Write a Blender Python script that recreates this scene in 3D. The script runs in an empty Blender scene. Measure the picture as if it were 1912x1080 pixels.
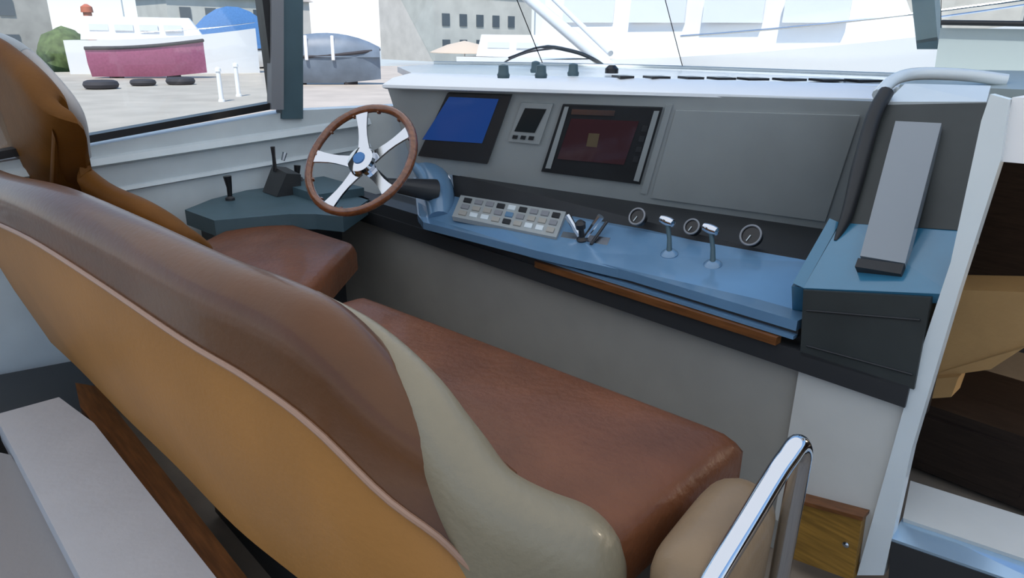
import bpy, bmesh, math, random
from mathutils import Vector, Matrix
random.seed(7)
SC = bpy.context.scene
COL = SC.collection
PI = math.pi
EYE = 1.5            # eye height above the cockpit deck (deck z = 0)

# ------------------------------------------------------------------ camera
F = 1299.0
_y = Vector((2403-956, 92-540, F)).normalized()          # world forward (bow) seen in camera axes (x right, y down, z forward)
_d = Vector((864-956, 4290-540, F)); _d = (_d - _d.dot(_y)*_y).normalized()
_z = -_d
_x = _y.cross(_z)
cam_d = bpy.data.cameras.new('camera'); cam = bpy.data.objects.new('camera', cam_d); COL.objects.link(cam)
right = Vector((_x[0], _y[0], _z[0])); down = Vector((_x[1], _y[1], _z[1])); fwd = Vector((_x[2], _y[2], _z[2]))
R3 = Matrix((right, -down, -fwd)).transposed()
cam.matrix_world = Matrix.Translation((0, 0, EYE)) @ R3.to_4x4()
cam_d.sensor_width = 36.0; cam_d.lens = 36.0*F/1912.0; cam_d.clip_start = 0.02; cam_d.clip_end = 800
SC.camera = cam

# ------------------------------------------------------------------ world / sun / exposure
W = bpy.data.worlds.new('sky'); SC.world = W; W.use_nodes = True
nt = W.node_tree; nt.nodes.clear()
out = nt.nodes.new('ShaderNodeOutputWorld'); bg = nt.nodes.new('ShaderNodeBackground')
tc = nt.nodes.new('ShaderNodeTexCoord'); sep = nt.nodes.new('ShaderNodeSeparateXYZ'); rp = nt.nodes.new('ShaderNodeValToRGB')
nt.links.new(tc.outputs['Generated'], sep.inputs[0]); nt.links.new(sep.outputs['Z'], rp.inputs[0])
cr = rp.color_ramp
cr.elements[0].position = 0.0; cr.elements[0].color = (.92, .92, .92, 1)
cr.elements[1].position = 0.9; cr.elements[1].color = (.10, .25, .58, 1)
e = cr.elements.new(.10); e.color = (.62, .76, .92, 1)
e = cr.elements.new(.35); e.color = (.26, .46, .78, 1)
nt.links.new(rp.outputs[0], bg.inputs[0]); nt.links.new(bg.outputs[0], out.inputs[0])
bg.inputs[1].default_value = 1.0
sd = bpy.data.lights.new('sun', 'SUN'); sun = bpy.data.objects.new('sun', sd); COL.objects.link(sun)
sd.energy = 3.4; sd.angle = math.radians(1.5); sd.color = (1, .95, .88)
sun.rotation_euler = Vector((.36, -.42, .83)).to_track_quat('Z', 'Y').to_euler()
vs = SC.view_settings
vs.view_transform = 'Standard'; vs.look = 'None'; vs.gamma = 1; vs.use_curve_mapping = False; vs.exposure = 0.45
SC.cycles.max_bounces = 8; SC.cycles.transparent_max_bounces = 16

# ------------------------------------------------------------------ helpers
def at(u, v, x=None, y=None, z=None):
    """World point on the sight line of photo point (u, v) at the real plane x=, y= or z= (z above deck)."""
    r = (right*(u-956) + down*(v-540) + fwd*F)
    if x is not None: k = x/r.x
    elif y is not None: k = y/r.y
    else: k = (z-EYE)/r.z
    p = r*k
    return Vector((p.x, p.y, p.z+EYE))
def P(x, y, zr): return Vector((x, y, zr+EYE))       # zr = height relative to the eye level

MATS = {}
def mat(name, col, rough=.5, metal=0, bump=0, bscale=40, var=0, vscale=6, coat=0, emit=None, estr=1, wood=False, spec=.5):
    m = bpy.data.materials.new(name); m.use_nodes = True
    n = m.node_tree; b = n.nodes['Principled BSDF']
    b.inputs['Base Color'].default_value = (*col, 1); b.inputs['Roughness'].default_value = rough
    b.inputs['Metallic'].default_value = metal; b.inputs['Specular IOR Level'].default_value = spec
    if coat: b.inputs['Coat Weight'].default_value = coat; b.inputs['Coat Roughness'].default_value = .12
    if emit: b.inputs['Emission Color'].default_value = (*emit, 1); b.inputs['Emission Strength'].default_value = estr
    t = n.nodes.new('ShaderNodeTexCoord')
    if wood:
        mp = n.nodes.new('ShaderNodeMapping'); mp.inputs['Scale'].default_value = (2, 22, 22)
        n.links.new(t.outputs['Object'], mp.inputs[0])
        ns = n.nodes.new('ShaderNodeTexNoise'); ns.inputs['Scale'].default_value = 4; ns.inputs['Detail'].default_value = 6
        n.links.new(mp.outputs[0], ns.inputs[0])
        r = n.nodes.new('ShaderNodeValToRGB'); r.color_ramp.elements[0].position = .35; r.color_ramp.elements[1].position = .7
        r.color_ramp.elements[0].color = (*[c*.55 for c in col], 1); r.color_ramp.elements[1].color = (*col, 1)
        n.links.new(ns.outputs[0], r.inputs[0]); n.links.new(r.outputs[0], b.inputs['Base Color'])
    elif var:
        ns = n.nodes.new('ShaderNodeTexNoise'); ns.inputs['Scale'].default_value = vscale; ns.inputs['Detail'].default_value = 4
        n.links.new(t.outputs['Object'], ns.inputs[0])
        r = n.nodes.new('ShaderNodeValToRGB'); r.color_ramp.elements[0].position = .3; r.color_ramp.elements[1].position = .7
        r.color_ramp.elements[0].color = (*[c*(1-var) for c in col], 1); r.color_ramp.elements[1].color = (*[min(1, c*(1+var)) for c in col], 1)
        n.links.new(ns.outputs[0], r.inputs[0]); n.links.new(r.outputs[0], b.inputs['Base Color'])
    if bump:
        n2 = n.nodes.new('ShaderNodeTexNoise'); n2.inputs['Scale'].default_value = bscale; n2.inputs['Detail'].default_value = 5
        n.links.new(t.outputs['Object'], n2.inputs[0])
        bp = n.nodes.new('ShaderNodeBump'); bp.inputs['Strength'].default_value = bump; bp.inputs['Distance'].default_value = .01
        n.links.new(n2.outputs[0], bp.inputs['Height']); n.links.new(bp.outputs[0], b.inputs['Normal'])
    MATS[name] = m
    return m
def glassmat(name, tint, fres=1.45):
    m = bpy.data.materials.new(name); m.use_nodes = True; n = m.node_tree; n.nodes.clear()
    o = n.nodes.new('ShaderNodeOutputMaterial'); tr = n.nodes.new('ShaderNodeBsdfTransparent'); gl = n.nodes.new('ShaderNodeBsdfGlossy')
    tr.inputs[0].default_value = (*tint, 1); gl.inputs['Roughness'].default_value = .02
    fr = n.nodes.new('ShaderNodeFresnel'); fr.inputs[0].default_value = fres; mx = n.nodes.new('ShaderNodeMixShader')
    n.links.new(fr.outputs[0], mx.inputs[0]); n.links.new(tr.outputs[0], mx.inputs[1]); n.links.new(gl.outputs[0], mx.inputs[2]); n.links.new(mx.outputs[0], o.inputs[0])
    MATS[name] = m; return m
mat('gelcoat', (.68, .74, .76), .22, var=.03, coat=.3)
mat('trim_pale', (.36, .43, .44), .4)
mat('gelcoat_side', (.60, .67, .70), .35, var=.06)
mat('gelcoat_warm', (.60, .60, .57), .4, var=.04)
mat('panel_grey', (.32, .35, .355), .32, var=.04)
mat('panel_lower', (.33, .32, .29), .55, var=.05)
mat('dash_sky_tint', (.12, .235, .375), .16, var=.06, coat=.6)  # glossy grey dash; reflected sky put into the base colour as blue
mat('pod_sky_tint', (.035, .16, .27), .2, coat=.6, var=.05)  # pod base; its sky reflection is painted in bluer
mat('strip_pale', (.19, .22, .25), .25, coat=.5)
mat('dark_grey', (.024, .026, .029), .45, spec=.3, var=.15)
mat('pod_dark', (.034, .040, .040), .45, spec=.35, var=.15)
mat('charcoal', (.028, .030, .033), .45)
mat('black', (.010, .010, .012), .35)
mat('chrome', (.62, .65, .70), .05, metal=1)
mat('steel', (.55, .60, .66), .22, metal=1)
mat('leather_tan', (.39, .175, .045), .52, bump=.12, bscale=60, var=.08, vscale=3, coat=.05, spec=.22)
mat('leather_tan2', (.25, .17, .10), .40, bump=.15, bscale=60, var=.1, coat=.1, spec=.22)
mat('leather_brown', (.145, .052, .022), .42, bump=.35, bscale=45, var=.2, vscale=5, coat=.12, spec=.22)
mat('leather_roll', (.105, .038, .010), .38, bump=.10, bscale=60, var=.15, vscale=4, coat=.28, spec=.25)
mat('leather_helm', (.15, .058, .008), .60, bump=.12, bscale=60, var=.15, vscale=5, coat=0, spec=.22)
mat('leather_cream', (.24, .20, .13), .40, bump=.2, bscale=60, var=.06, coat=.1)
mat('piping', (.36, .21, .14), .4)
mat('pad_warm', (.28, .25, .23), .6, bump=.1)
mat('pad_grey', (.50, .48, .47), .55, bump=.1, var=.04)
mat('teak', (.20, .075, .022), .4, wood=True)
mat('teak_light', (.38, .20, .035), .4, wood=True)
mat('wheel_wood', (.22, .075, .03), .2, wood=True, coat=.6)
mat('tan_cushion', (.50, .30, .12), .6, bump=.2, var=.08)
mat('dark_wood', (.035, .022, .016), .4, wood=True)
mat('screen_blue', (.010, .020, .07), .12, emit=(.010, .045, .19), estr=.55)
mat('screen_dark', (.018, .010, .013), .12, emit=(.03, .012, .015), estr=.4)
mat('screen_off', (.02, .027, .03), .15)
mat('emblem', (.07, .055, .035), .4, emit=(.05, .038, .02), estr=.3)
mat('tread_sky_tint', (.45, .62, .78), .18, metal=.5)  # stainless tread; the blue it reflects is put into the colour
mat('quay', (.50, .43, .355), .9, var=.12, vscale=.4, bump=.2, bscale=3)
mat('water', (.10, .16, .17), .15, bump=.4, bscale=1.5)
mat('fill_lamp', (.8, .8, .75), .4, emit=(1, .85, .65), estr=3)  # glow of the added cabin fill
mat('yacht_window', (.70, .71, .74), .3)
mat('hull_red', (.40, .13, .22), .4, var=.1)
mat('white', (.82, .86, .90), .3, coat=.2)
mat('hull_white', (.86, .85, .85), .35)
mat('hull_grey', (.16, .20, .25), .5, var=.15, vscale=1)
mat('canvas_blue', (.07, .19, .42), .8, var=.1)
mat('canvas_peach', (.72, .55, .42), .8)
mat('orange', (.55, .14, .07), .6)
mat('rubber', (.05, .045, .05), .8)
mat('stone', (.40, .36, .32), .9, var=.2, vscale=.5)
mat('stucco', (.62, .58, .52), .9, var=.1, vscale=.5)
mat('window_dark', (.08, .10, .12), .15)
mat('bush', (.10, .14, .05), .9, var=.4, vscale=2)
mat('headliner', (.50, .50, .50), .8)
mat('deck', (.20, .165, .13), .7, var=.15)
m_ = bpy.data.materials.new('fill_canvas'); m_.use_nodes = True; n_ = m_.node_tree; n_.nodes.clear()      # unseen canvas roof made up to pass soft fill light inside
o_ = n_.nodes.new('ShaderNodeOutputMaterial'); d_ = n_.nodes.new('ShaderNodeBsdfDiffuse'); t_ = n_.nodes.new('ShaderNodeBsdfTranslucent'); x_ = n_.nodes.new('ShaderNodeMixShader')
d_.inputs[0].default_value = (.75, .73, .68, 1); t_.inputs[0].default_value = (.92, .87, .78, 1); x_.inputs[0].default_value = .72
n_.links.new(d_.outputs[0], x_.inputs[1]); n_.links.new(t_.outputs[0], x_.inputs[2]); n_.links.new(x_.outputs[0], o_.inputs[0]); MATS['fill_canvas'] = m_
glassmat('glass', (.94, .97, .97)); glassmat('glass_green', (.80, .92, .91))
mat('pillar', (.06, .11, .135), .5, coat=0, var=.1)
mat('pillar_grey', (.22, .23, .25), .4)

def root_loc(o):
    v = Vector((0, 0, 0))
    while o is not None: v += o.location; o = o.parent
    return v
def link(name, bm, m, parent=None, smooth=True, bevel=0, bseg=2, origin=None):
    if bevel:
        es = [e for e in bm.edges if len(e.link_faces) == 2 and e.calc_face_angle(0) > .5]
        bmesh.ops.bevel(bm, geom=es, offset=bevel, segments=bseg, affect='EDGES', clamp_overlap=True)
    bmesh.ops.recalc_face_normals(bm, faces=bm.faces)
    off = root_loc(parent) if parent else None
    if off is None:
        xs = [v.co for v in bm.verts]
        off = Vector(((min(p.x for p in xs)+max(p.x for p in xs))/2, (min(p.y for p in xs)+max(p.y for p in xs))/2, min(p.z for p in xs)))
    bmesh.ops.translate(bm, verts=bm.verts, vec=-off)
    me = bpy.data.meshes.new(name); bm.to_mesh(me); bm.free()
    for p in me.polygons: p.use_smooth = smooth
    if smooth:
        try: me.set_sharp_from_angle(angle=math.radians(38))
        except Exception: pass
    me.materials.append(MATS[m])
    o = bpy.data.objects.new(name, me); COL.objects.link(o)
    if parent: o.parent = parent
    else: o.location = off
    return o
def tag(o, label, cat, group=None):
    o['label'] = label; o['category'] = cat
    if group: o['group'] = group
    return o
def thing(name, label, cat, loc, group=None):
    o = bpy.data.objects.new(name, None); COL.objects.link(o); o.location = loc; o.empty_display_size = .1
    return tag(o, label, cat, group)
def struct(o): o['kind'] = 'structure'; return o
def NB(): return bmesh.new()
def box(bm, lo, hi):
    v = [bm.verts.new((x, y, z)) for x in (lo[0], hi[0]) for y in (lo[1], hi[1]) for z in (lo[2], hi[2])]
    for f in ((0,1,3,2),(4,6,7,5),(0,4,5,1),(2,3,7,6),(0,2,6,4),(1,5,7,3)): bm.faces.new([v[i] for i in f])
    return v
def hexa(bm, a, b):
    """Solid between two outlines a and b with equal vertex counts."""
    n = len(a); va = [bm.verts.new(p) for p in a]; vb = [bm.verts.new(p) for p in b]
    bm.faces.new(va); bm.faces.new(list(reversed(vb)))
    for i in range(n): bm.faces.new([va[i], va[(i+1) % n], vb[(i+1) % n], vb[i]])
def slab(bm, pts, t):
    """Plate: outline pts (a planar-ish polygon) thickened by t away from the eye side."""
    n = (Vector(pts[1])-Vector(pts[0])).cross(Vector(pts[2])-Vector(pts[0])).normalized()
    c = sum((Vector(p) for p in pts), Vector())/len(pts)
    if n.dot(c-Vector((0, 0, EYE))) < 0: n = -n
    hexa(bm, pts, [Vector(p)+n*t for p in pts])
def cat(pts, k=6):
    """Catmull-Rom through points (any dimension)."""
    pts = [Vector(p) for p in pts]; o = []
    q = [pts[0]*2-pts[1]]+pts+[pts[-1]*2-pts[-2]]
    for i in range(1, len(q)-2):
        a, b, c, d = q[i-1:i+3]
        for j in range(k):
            t = j/k
            o.append(.5*((2*b)+(c-a)*t+(2*a-5*b+4*c-d)*t*t+(3*b-a-3*c+d)*t**3))
    o.append(pts[-1]); return o
def loft(bm, rings, closed=True, cap=True, loop=False):
    R = [[bm.verts.new(p) for p in r] for r in rings]
    n = len(R[0]); m = len(R)
    for i in range(m if loop else m-1):
        for j in range(n if closed else n-1):
            bm.faces.new([R[i][j], R[i][(j+1) % n], R[(i+1) % m][(j+1) % n], R[(i+1) % m][j]])
    if cap and closed and not loop: bm.faces.new(list(reversed(R[0]))); bm.faces.new(R[-1])
def tube(bm, pts, r, seg=14, loop=False, up=Vector((0, 0, 1))):
    pts = [Vector(p) for p in pts]; n = len(pts); rings = []
    for i, p in enumerate(pts):
        if loop: t = pts[(i+1) % n]-pts[i-1]
        else: t = pts[min(i+1, n-1)]-pts[max(i-1, 0)]
        t.normalize()
        if i == 0:
            a = t.cross(up)
            if a.length < .1: a = t.cross(Vector((1, 0, 0)))
        else: a = a-a.dot(t)*t
        a.normalize(); b = t.cross(a)
        rr = r[i] if isinstance(r, (list, tuple)) else r
        rings.append([p+(a*math.cos(2*PI*k/seg)+b*math.sin(2*PI*k/seg))*rr for k in range(seg)])
    loft(bm, rings, loop=loop)
def lathe(bm, base, axis, prof, seg=24):
    """prof: list of (distance along axis, radius)."""
    axis = Vector(axis).normalized(); a = axis.orthogonal().normalized(); b = axis.cross(a); base = Vector(base)
    loft(bm, [[base+axis*h+(a*math.cos(2*PI*k/seg)+b*math.sin(2*PI*k/seg))*max(r, .0004) for k in range(seg)] for h, r in prof])
def lerp(a, b, t): return Vector(a)*(1-t)+Vector(b)*t
def bil(q, s, t):
    """Point in quad q = (TL, TR, BR, BL), s across, t down."""
    return lerp(lerp(q[0], q[1], s), lerp(q[3], q[2], s), t)

# ================================================================== SETTING
# deck
b = NB(); box(b, (-4.2, -2.6, -.08), (2.2, 4.2, -.001)); struct(link('floor', b, 'deck', smooth=False))
# unseen roof over the helm, its translucent canvas added as soft fill
b = NB(); b.faces.new([b.verts.new(p) for p in ((-4.3, -1.6, 2.22), (1.9, -1.6, 2.22), (1.9, 2.7, 2.22), (-4.3, 2.7, 2.22))]); struct(link('ceiling', b, 'fill_canvas', smooth=False))
# port side wall: outline follows the rising sill, with a moulded step
XW = -3.5
s0 = at(155, 262, x=XW); s1 = at(515, 196, x=XW)
sl = (s1.z-s0.z)/(s1.y-s0.y)
def sill(y): return s0.z+sl*(y-s0.y)
b = NB()
hexa(b, [(XW, -1.6, 0), (XW, 3.4, 0), (XW, 3.4, sill(1.9)-.07), (XW, 2.35, sill(1.9)-.07), (XW, 1.75, sill(1.62)-.03), (XW, -1.6, sill(-1.6))],
     [(XW-.12, -1.6, 0), (XW-.12, 3.4, 0), (XW-.12, 3.4, sill(1.9)-.07), (XW-.12, 2.35, sill(1.9)-.07), (XW-.12, 1.75, sill(1.62)-.03), (XW-.12, -1.6, sill(-1.6))])
wl = struct(link('wall_left', b, 'gelcoat_side', smooth=False))
for dz, pr, hh in ((-.135, .035, .03), (-.27, .022, .016)):
    b = NB()
    a0 = [(XW, -1.4, sill(-1.4)*.55+sill(1.6)*.45+dz), (XW, 2.2, sill(1.6)+dz+.02)]
    hexa(b, [(XW-.01, p[1], p[2]-hh) for p in a0]+[(XW-.01, p[1], p[2]+hh) for p in reversed(a0)],
            [(XW+pr, p[1], p[2]-hh*.3) for p in a0]+[(XW+pr*.6, p[1], p[2]+hh*.6) for p in reversed(a0)])
    link('moulded_ledge', b, 'gelcoat_side', wl, smooth=False, bevel=.006)
# aft-port low bulkhead seen behind the benches
# window 1 : port side window in a black frame
b = NB()
f0, f1 = s0.y-1.6, s1.y
hexa(b, [(XW+.02, f0, sill(f0)-.012), (XW+.02, f1+.03, sill(f1)-.012), (XW+.02, f1+.03, sill(f1)+.020), (XW+.02, f0, sill(f0)+.020)],
        [(XW-.06, f0, sill(f0)-.012), (XW-.06, f1+.03, sill(f1)-.012), (XW-.06, f1+.03, sill(f1)+.020), (XW-.06, f0, sill(f0)+.020)])
tp = at(492, 0, x=XW)
ytop = tp.y-(s1.y-tp.y)*1.1
hexa(b, [(XW+.02, f1-.012, sill(f1)), (XW+.02, f1+.022, sill(f1)), (XW+.02, tp.y-.02+.03, 2.22), (XW+.02, tp.y-.03, 2.22)],
        [(XW-.06, f1-.012, sill(f1)), (XW-.06, f1+.022, sill(f1)), (XW-.06, tp.y+.01, 2.22), (XW-.06, tp.y-.03, 2.22)])
w1 = struct(link('window_1', b, 'black', smooth=False))
b = NB(); hexa(b, [(XW-.01, f0, sill(f0)), (XW-.01, f1, sill(f1)), (XW-.01, tp.y-.02, 2.22), (XW-.01, f0, 2.22)],
                  [(XW-.018, f0, sill(f0)), (XW-.018, f1, sill(f1)), (XW-.018, tp.y-.02, 2.22), (XW-.018, f0, 2.22)])
link('pane', b, 'glass', w1, smooth=False)
# port windscreen pillar: grey inner strip and dark teal outer face
def post(name, m, u0, u1, v0, v1, xx, dep, top=2.22):
    A, B = at(u0, v1, x=xx), at(u1, v1, x=xx); C, D = at(u1, v0, x=xx), at(u0, v0, x=xx)
    def up(lo, hi): k = (top-lo.z)/(hi.z-lo.z); return lo+(hi-lo)*k
    o = [A, B, up(B, C), up(A, D)]
    b = NB(); hexa(b, o, [p+Vector((-dep, .0, 0)) for p in o]); return b
pil = struct(link('pillar_left', post('p', '', 527, 566, 0, 222, XW+.02, .07), 'pillar', smooth=False, bevel=.008))
link('inner_strip', post('p', '', 507, 530, 0, 205, XW+.035, .05), 'pillar_grey', pil, smooth=False, bevel=.005)

# ---- dash top, windscreen base and windscreen
PT = [at(722, 160, z=EYE-.19), at(1000, 168, z=EYE-.19), at(1300, 178, z=EYE-.19), at(1645, 190, z=EYE-.19)]     # brow line of the console
# dash_top is a continuous moulding that runs forward to the glass
far = [Vector((-3.42, 2.62, EYE-.140)), Vector((-2.95, 3.05, EYE-.138)), Vector((-2.2, 3.35, EYE-.136)), Vector((-1.0, 3.5, EYE-.134)), Vector((.9, 3.5, EYE-.130))]
near = [Vector((-3.42, 2.36, EYE-.15))]+[p+Vector((0, .13, .045)) for p in (PT[0], PT[1], PT[3])]+[Vector((.9, 3.0, EYE-.145))]
near = [near[0], near[1]+Vector((.02, 0, 0)), near[2], near[3], near[4]]
b = NB(); hexa(b, near+list(reversed(far)), [p-Vector((0, 0, .03)) for p in near+list(reversed(far))])
dtop = tag(link('dash_top', b, 'gelcoat', smooth=False), 'pale moulded dash top running forward from the instrument brow to the windscreen', 'dashboard')
# defroster slots
for i, (u, w) in enumerate(((1163, 26), (1226, 34), (1290, 30), (1347, 34), (1406, 38), (1474, 40), (1545, 44), (1612, 44))):
    c0 = at(u-w/2, 141+i*1.0, z=EYE-.130); c1 = at(u+w/2, 141+i*1.0, z=EYE-.130)
    d = (c1-c0).normalized(); n_ = Vector((-d.y, d.x, 0))*.045
    b = NB(); hexa(b, [c0-n_, c1-n_, c1+n_, c0+n_], [p-Vector((0, 0, .009)) for p in (c0-n_, c1-n_, c1+n_, c0+n_)])
    link('vent_slot', b, 'black', dtop, smooth=False)
# windscreen pane, three facets leaning aft
def facet(a, c, top=2.22, lean=.55):
    off = Vector((0, -lean, 0))
    return [a, c, Vector((c.x, c.y, top))+off, Vector((a.x, a.y, top))+off]
ws = struct(link('window_2', (lambda bb: (hexa(bb, [far[0]+Vector((0, .02, 0)), far[4]+Vector((0, .02, 0)), far[4]+Vector((0, .05, .012)), far[0]+Vector((0, .05, .012))],
     [p+Vector((0, 0, -.03)) for p in (far[0]+Vector((0, .02, 0)), far[4]+Vector((0, .02, 0)), far[4]+Vector((0, .05, .0)), far[0]+Vector((0, .05, .0)))]), bb)[1])(NB()), 'charcoal', smooth=False))
bpy.data.objects.remove(ws)
ws = bpy.data.objects.new('window_2', None); COL.objects.link(ws); ws['kind'] = 'structure'; ws.location = (0, 3.4, EYE-.138)
for i in range(4):
    a, c = far[i], far[i+1]
    q = facet(a, c)
    b = NB(); hexa(b, q, [p+Vector((0, .008, 0)) for p in q]); link('pane', b, 'glass', ws, smooth=False)
    b = NB(); tube(b, [a+Vector((0, 0, .004)), c+Vector((0, 0, .004))], .012, 8); link('gasket', b, 'gelcoat_side', ws)
# starboard windscreen pillar
b = NB()
q = [at(1712, 92, y=3.40), at(1752, 92, y=3.40), at(1745, 0, y=3.40), at(1702, 0, y=3.40)]
q[3] = q[0]+(q[3]-q[0])*((2.22-q[0].z)/(q[3].z-q[0].z)); q[2] = q[1]+(q[2]-q[1])*((2.22-q[1].z)/(q[2].z-q[1].z))
hexa(b, q, [p+Vector((0, .07, 0)) for p in q])
struct(link('pillar_right', b, 'pillar', smooth=False, bevel=.01))
# starboard coaming behind the pod: pale moulding with a dark joint, under green-tinted glass
b = NB()
q = [at(1756, 52, y=3.3), at(2150, 58, y=3.3), at(2150, 200, y=3.3), at(1742, 150, y=3.3)]
hexa(b, q, [p+Vector((0, .12, 0)) for p in q])
tr1 = struct(link('trim_1', b, 'trim_pale', smooth=False, bevel=.01))
b = NB(); tube(b, [at(1758, 42, y=3.28), at(2150, 48, y=3.28)], .010, 8); link('rubber_joint', b, 'dark_grey', tr1)
b = NB(); q = [at(1700, 128, y=3.05), at(2100, 136, y=3.05), at(2100, 175, y=2.6), at(1680, 158, y=2.75)]
slab(b, q, .04); link('sloping_flat', b, 'trim_pale', tr1, smooth=False, bevel=.01)

# ================================================================== CONSOLE
con = thing('helm_console', 'long grey helm console across the cockpit with a raised instrument panel and black ledge', 'console', (-1.9, 1.9, 0))
zT, zB = EYE-.19, EYE-.57
TL, TR = at(722, 160, z=zT), at(1650, 190, z=zT)
BL = at(838, 326, z=zB)
PN = (TR-TL).cross(BL-TL).normalized()
if PN.y > 0: PN = -PN
def on(u, v):        # point on the leaning instrument panel plane
    r = right*(u-956)+down*(v-540)+fwd*F
    k = (TL-Vector((0, 0, EYE))).dot(PN)/r.dot(PN)
    return Vector((0, 0, EYE))+r*k
BR = on(1560, 432); print('BR', BR-Vector((0, 0, EYE)), 'PN', PN)
b = NB()
BLx = on(768, 300)
slab(b, [TL, TR, BR, BL, BLx], .05); link('instrument_panel', b, 'panel_grey', con, smooth=False, bevel=.008)
# bright brow lip along the top
b = NB()
br = [at(722, 156, z=zT+.012), at(1000, 164, z=zT+.012), at(1300, 172, z=zT+.012), at(1655, 182, z=zT+.012)]
def ringbrow(p):
    return [p+Vector((0, -.004, -.022)), p+Vector((0, -.022, -.016)), p+Vector((0, -.022, -.004)), p+Vector((0, .03, .022)), p+Vector((0, .13, .040)), p+Vector((0, .14, -.01))]
loft(b, [ringbrow(p) for p in cat(br, 4)]); link('brow', b, 'white', con)
# blank cover over the starboard half of the panel, standing proud
def plate(name, m, pts, parent, proud=.01, t=.012, bevel=.004):
    b = NB(); o = [on(*p)+PN*proud for p in pts]
    hexa(b, o, [p-PN*t for p in o]); return link(name, b, m, parent, smooth=False, bevel=bevel)
plate('cover_panel', 'panel_grey', [(1262, 205), (1605, 215), (1540, 412), (1216, 368)], con, .010, .009)
plate('joint_strip', 'panel_grey', [(1244, 195), (1256, 195), (1208, 362), (1196, 360)], con, .006, .008, .002)
# recess under the panel
r0 = [BL, on(1200, 372), BR]
r1 = [at(842, 366, z=EYE-.655), at(1100, 404, z=EYE-.655), at(1300, 450, z=EYE-.655), at(1527, 490, z=EYE-.655)]
b = NB()
top = [r0[0], r0[2]]; bot = [r1[0], r1[3]]
hexa(b, [top[0]+Vector((0, .02, 0)), top[1]+Vector((0, .02, 0)), bot[1]+Vector((0, .02, -.01)), bot[0]+Vector((0, .02, -.01))],
        [top[0]+Vector((0, .05, 0)), top[1]+Vector((0, .05, 0)), bot[1]+Vector((0, .05, -.01)), bot[0]+Vector((0, .05, -.01))])
link('recess', b, 'dark_grey', con, smooth=False)  # shadow of the trough put into the dark colour
# dash shelf
YF = 1.80
zs = EYE-.725
f0_, f1_ = at(790, 415, z=zs), at(1500, 583, z=zs)
b = NB()
dk = [Vector((r1[0].x-.18, r1[0].y+.0, EYE-.655)), r1[0], r1[1], r1[2], r1[3], f1_, at(1000, 468, z=zs), f0_, Vector((f0_.x-.12, f0_.y+.06, zs))]
dk[0] = at(772, 330, z=EYE-.60)
hexa(b, dk, [p-Vector((0, 0, .03)) for p in dk]); link('dash_shelf', b, 'dash_sky_tint', con, smooth=False, bevel=.006)
# rounded port end of the dash binnacle
b = NB()
ex = [(at(765, 300, z=EYE-.52), .07), (at(790, 330, z=EYE-.575), .075), (at(800, 365, z=EYE-.64), .075), (at(800, 405, z=EYE-.71), .06)]
tube(b, cat([p+Vector((0, .06, -.02)) for p, _ in ex], 4), [.05+.02*math.sin(i/12*PI) for i in range(13)], 16)
link('end_fairing', b, 'dash_sky_tint', con)
# stepped fascia: grey strip, wooden trim, black ledge, underside
def strip(name, m, za, zb_, x0, x1, ya, dep, bevel=.003, drop=0):
    b = NB(); hexa(b, [(x0, ya, za), (x1, ya, za-drop), (x1, ya, zb_-drop), (x0, ya, zb_)], [(x0, ya+dep, za), (x1, ya+dep, za-drop), (x1, ya+dep, zb_-drop), (x0, ya+dep, zb_)])
    return link(name, b, m, con, smooth=False, bevel=bevel)
strip('fascia', 'dash_sky_tint', EYE-.722, EYE-.752, f0_.x, -.74, 1.80, .08)
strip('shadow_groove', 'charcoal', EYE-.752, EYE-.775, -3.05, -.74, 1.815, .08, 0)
strip('fascia', 'dash_sky_tint', EYE-.765, EYE-.775, -2.0, -.74, 1.79, .03, .002)
strip('wood_trim', 'teak', EYE-.778, EYE-.802, at(1000, 490, y=1.78).x, -.78, 1.775, .03)
strip('black_ledge', 'charcoal', EYE-.802, EYE-.862, -3.2, -.435, 1.79, .07, .008)
strip('black_ledge', 'charcoal', EYE-.745, EYE-.802, -3.2, at(1000, 490, y=1.78).x, 1.80, .10, .008)
# lower front panel and the lighter starboard panel
b = NB(); box(b, (-3.45, 1.84, 0), (-.715, 1.90, EYE-.86)); link('lower_panel', b, 'panel_lower', con, smooth=False)
b = NB(); box(b, (-.722, 1.82, .12), (-.418, 1.88, EYE-.80)); link('end_panel', b, 'gelcoat_warm', con, smooth=False, bevel=.012)
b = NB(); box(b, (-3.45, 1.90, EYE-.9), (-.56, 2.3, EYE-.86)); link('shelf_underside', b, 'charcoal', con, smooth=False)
# starboard edge plate
b = NB()
e0, e1, e2, e3 = at(1849, 176, y=1.80), at(1884, 186, y=1.80), at(1702, 840, y=1.80), at(1650, 1075, y=1.80)
h0, h2, h3 = at(1832, 196+30, y=1.80), at(1702, 735, y=1.80), at(1600, 1075, y=1.80)
oo = [e0, e1, at(1868, 300, y=1.8), at(1790, 545, y=1.8), e2, e3, h3, at(1705, 700, y=1.8), at(1775, 490, y=1.8), h0]
hexa(b, oo, [p+Vector((0, .035, 0)) for p in oo])
link('end_plate', b, 'gelcoat', con, smooth=False, bevel=.006)

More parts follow.
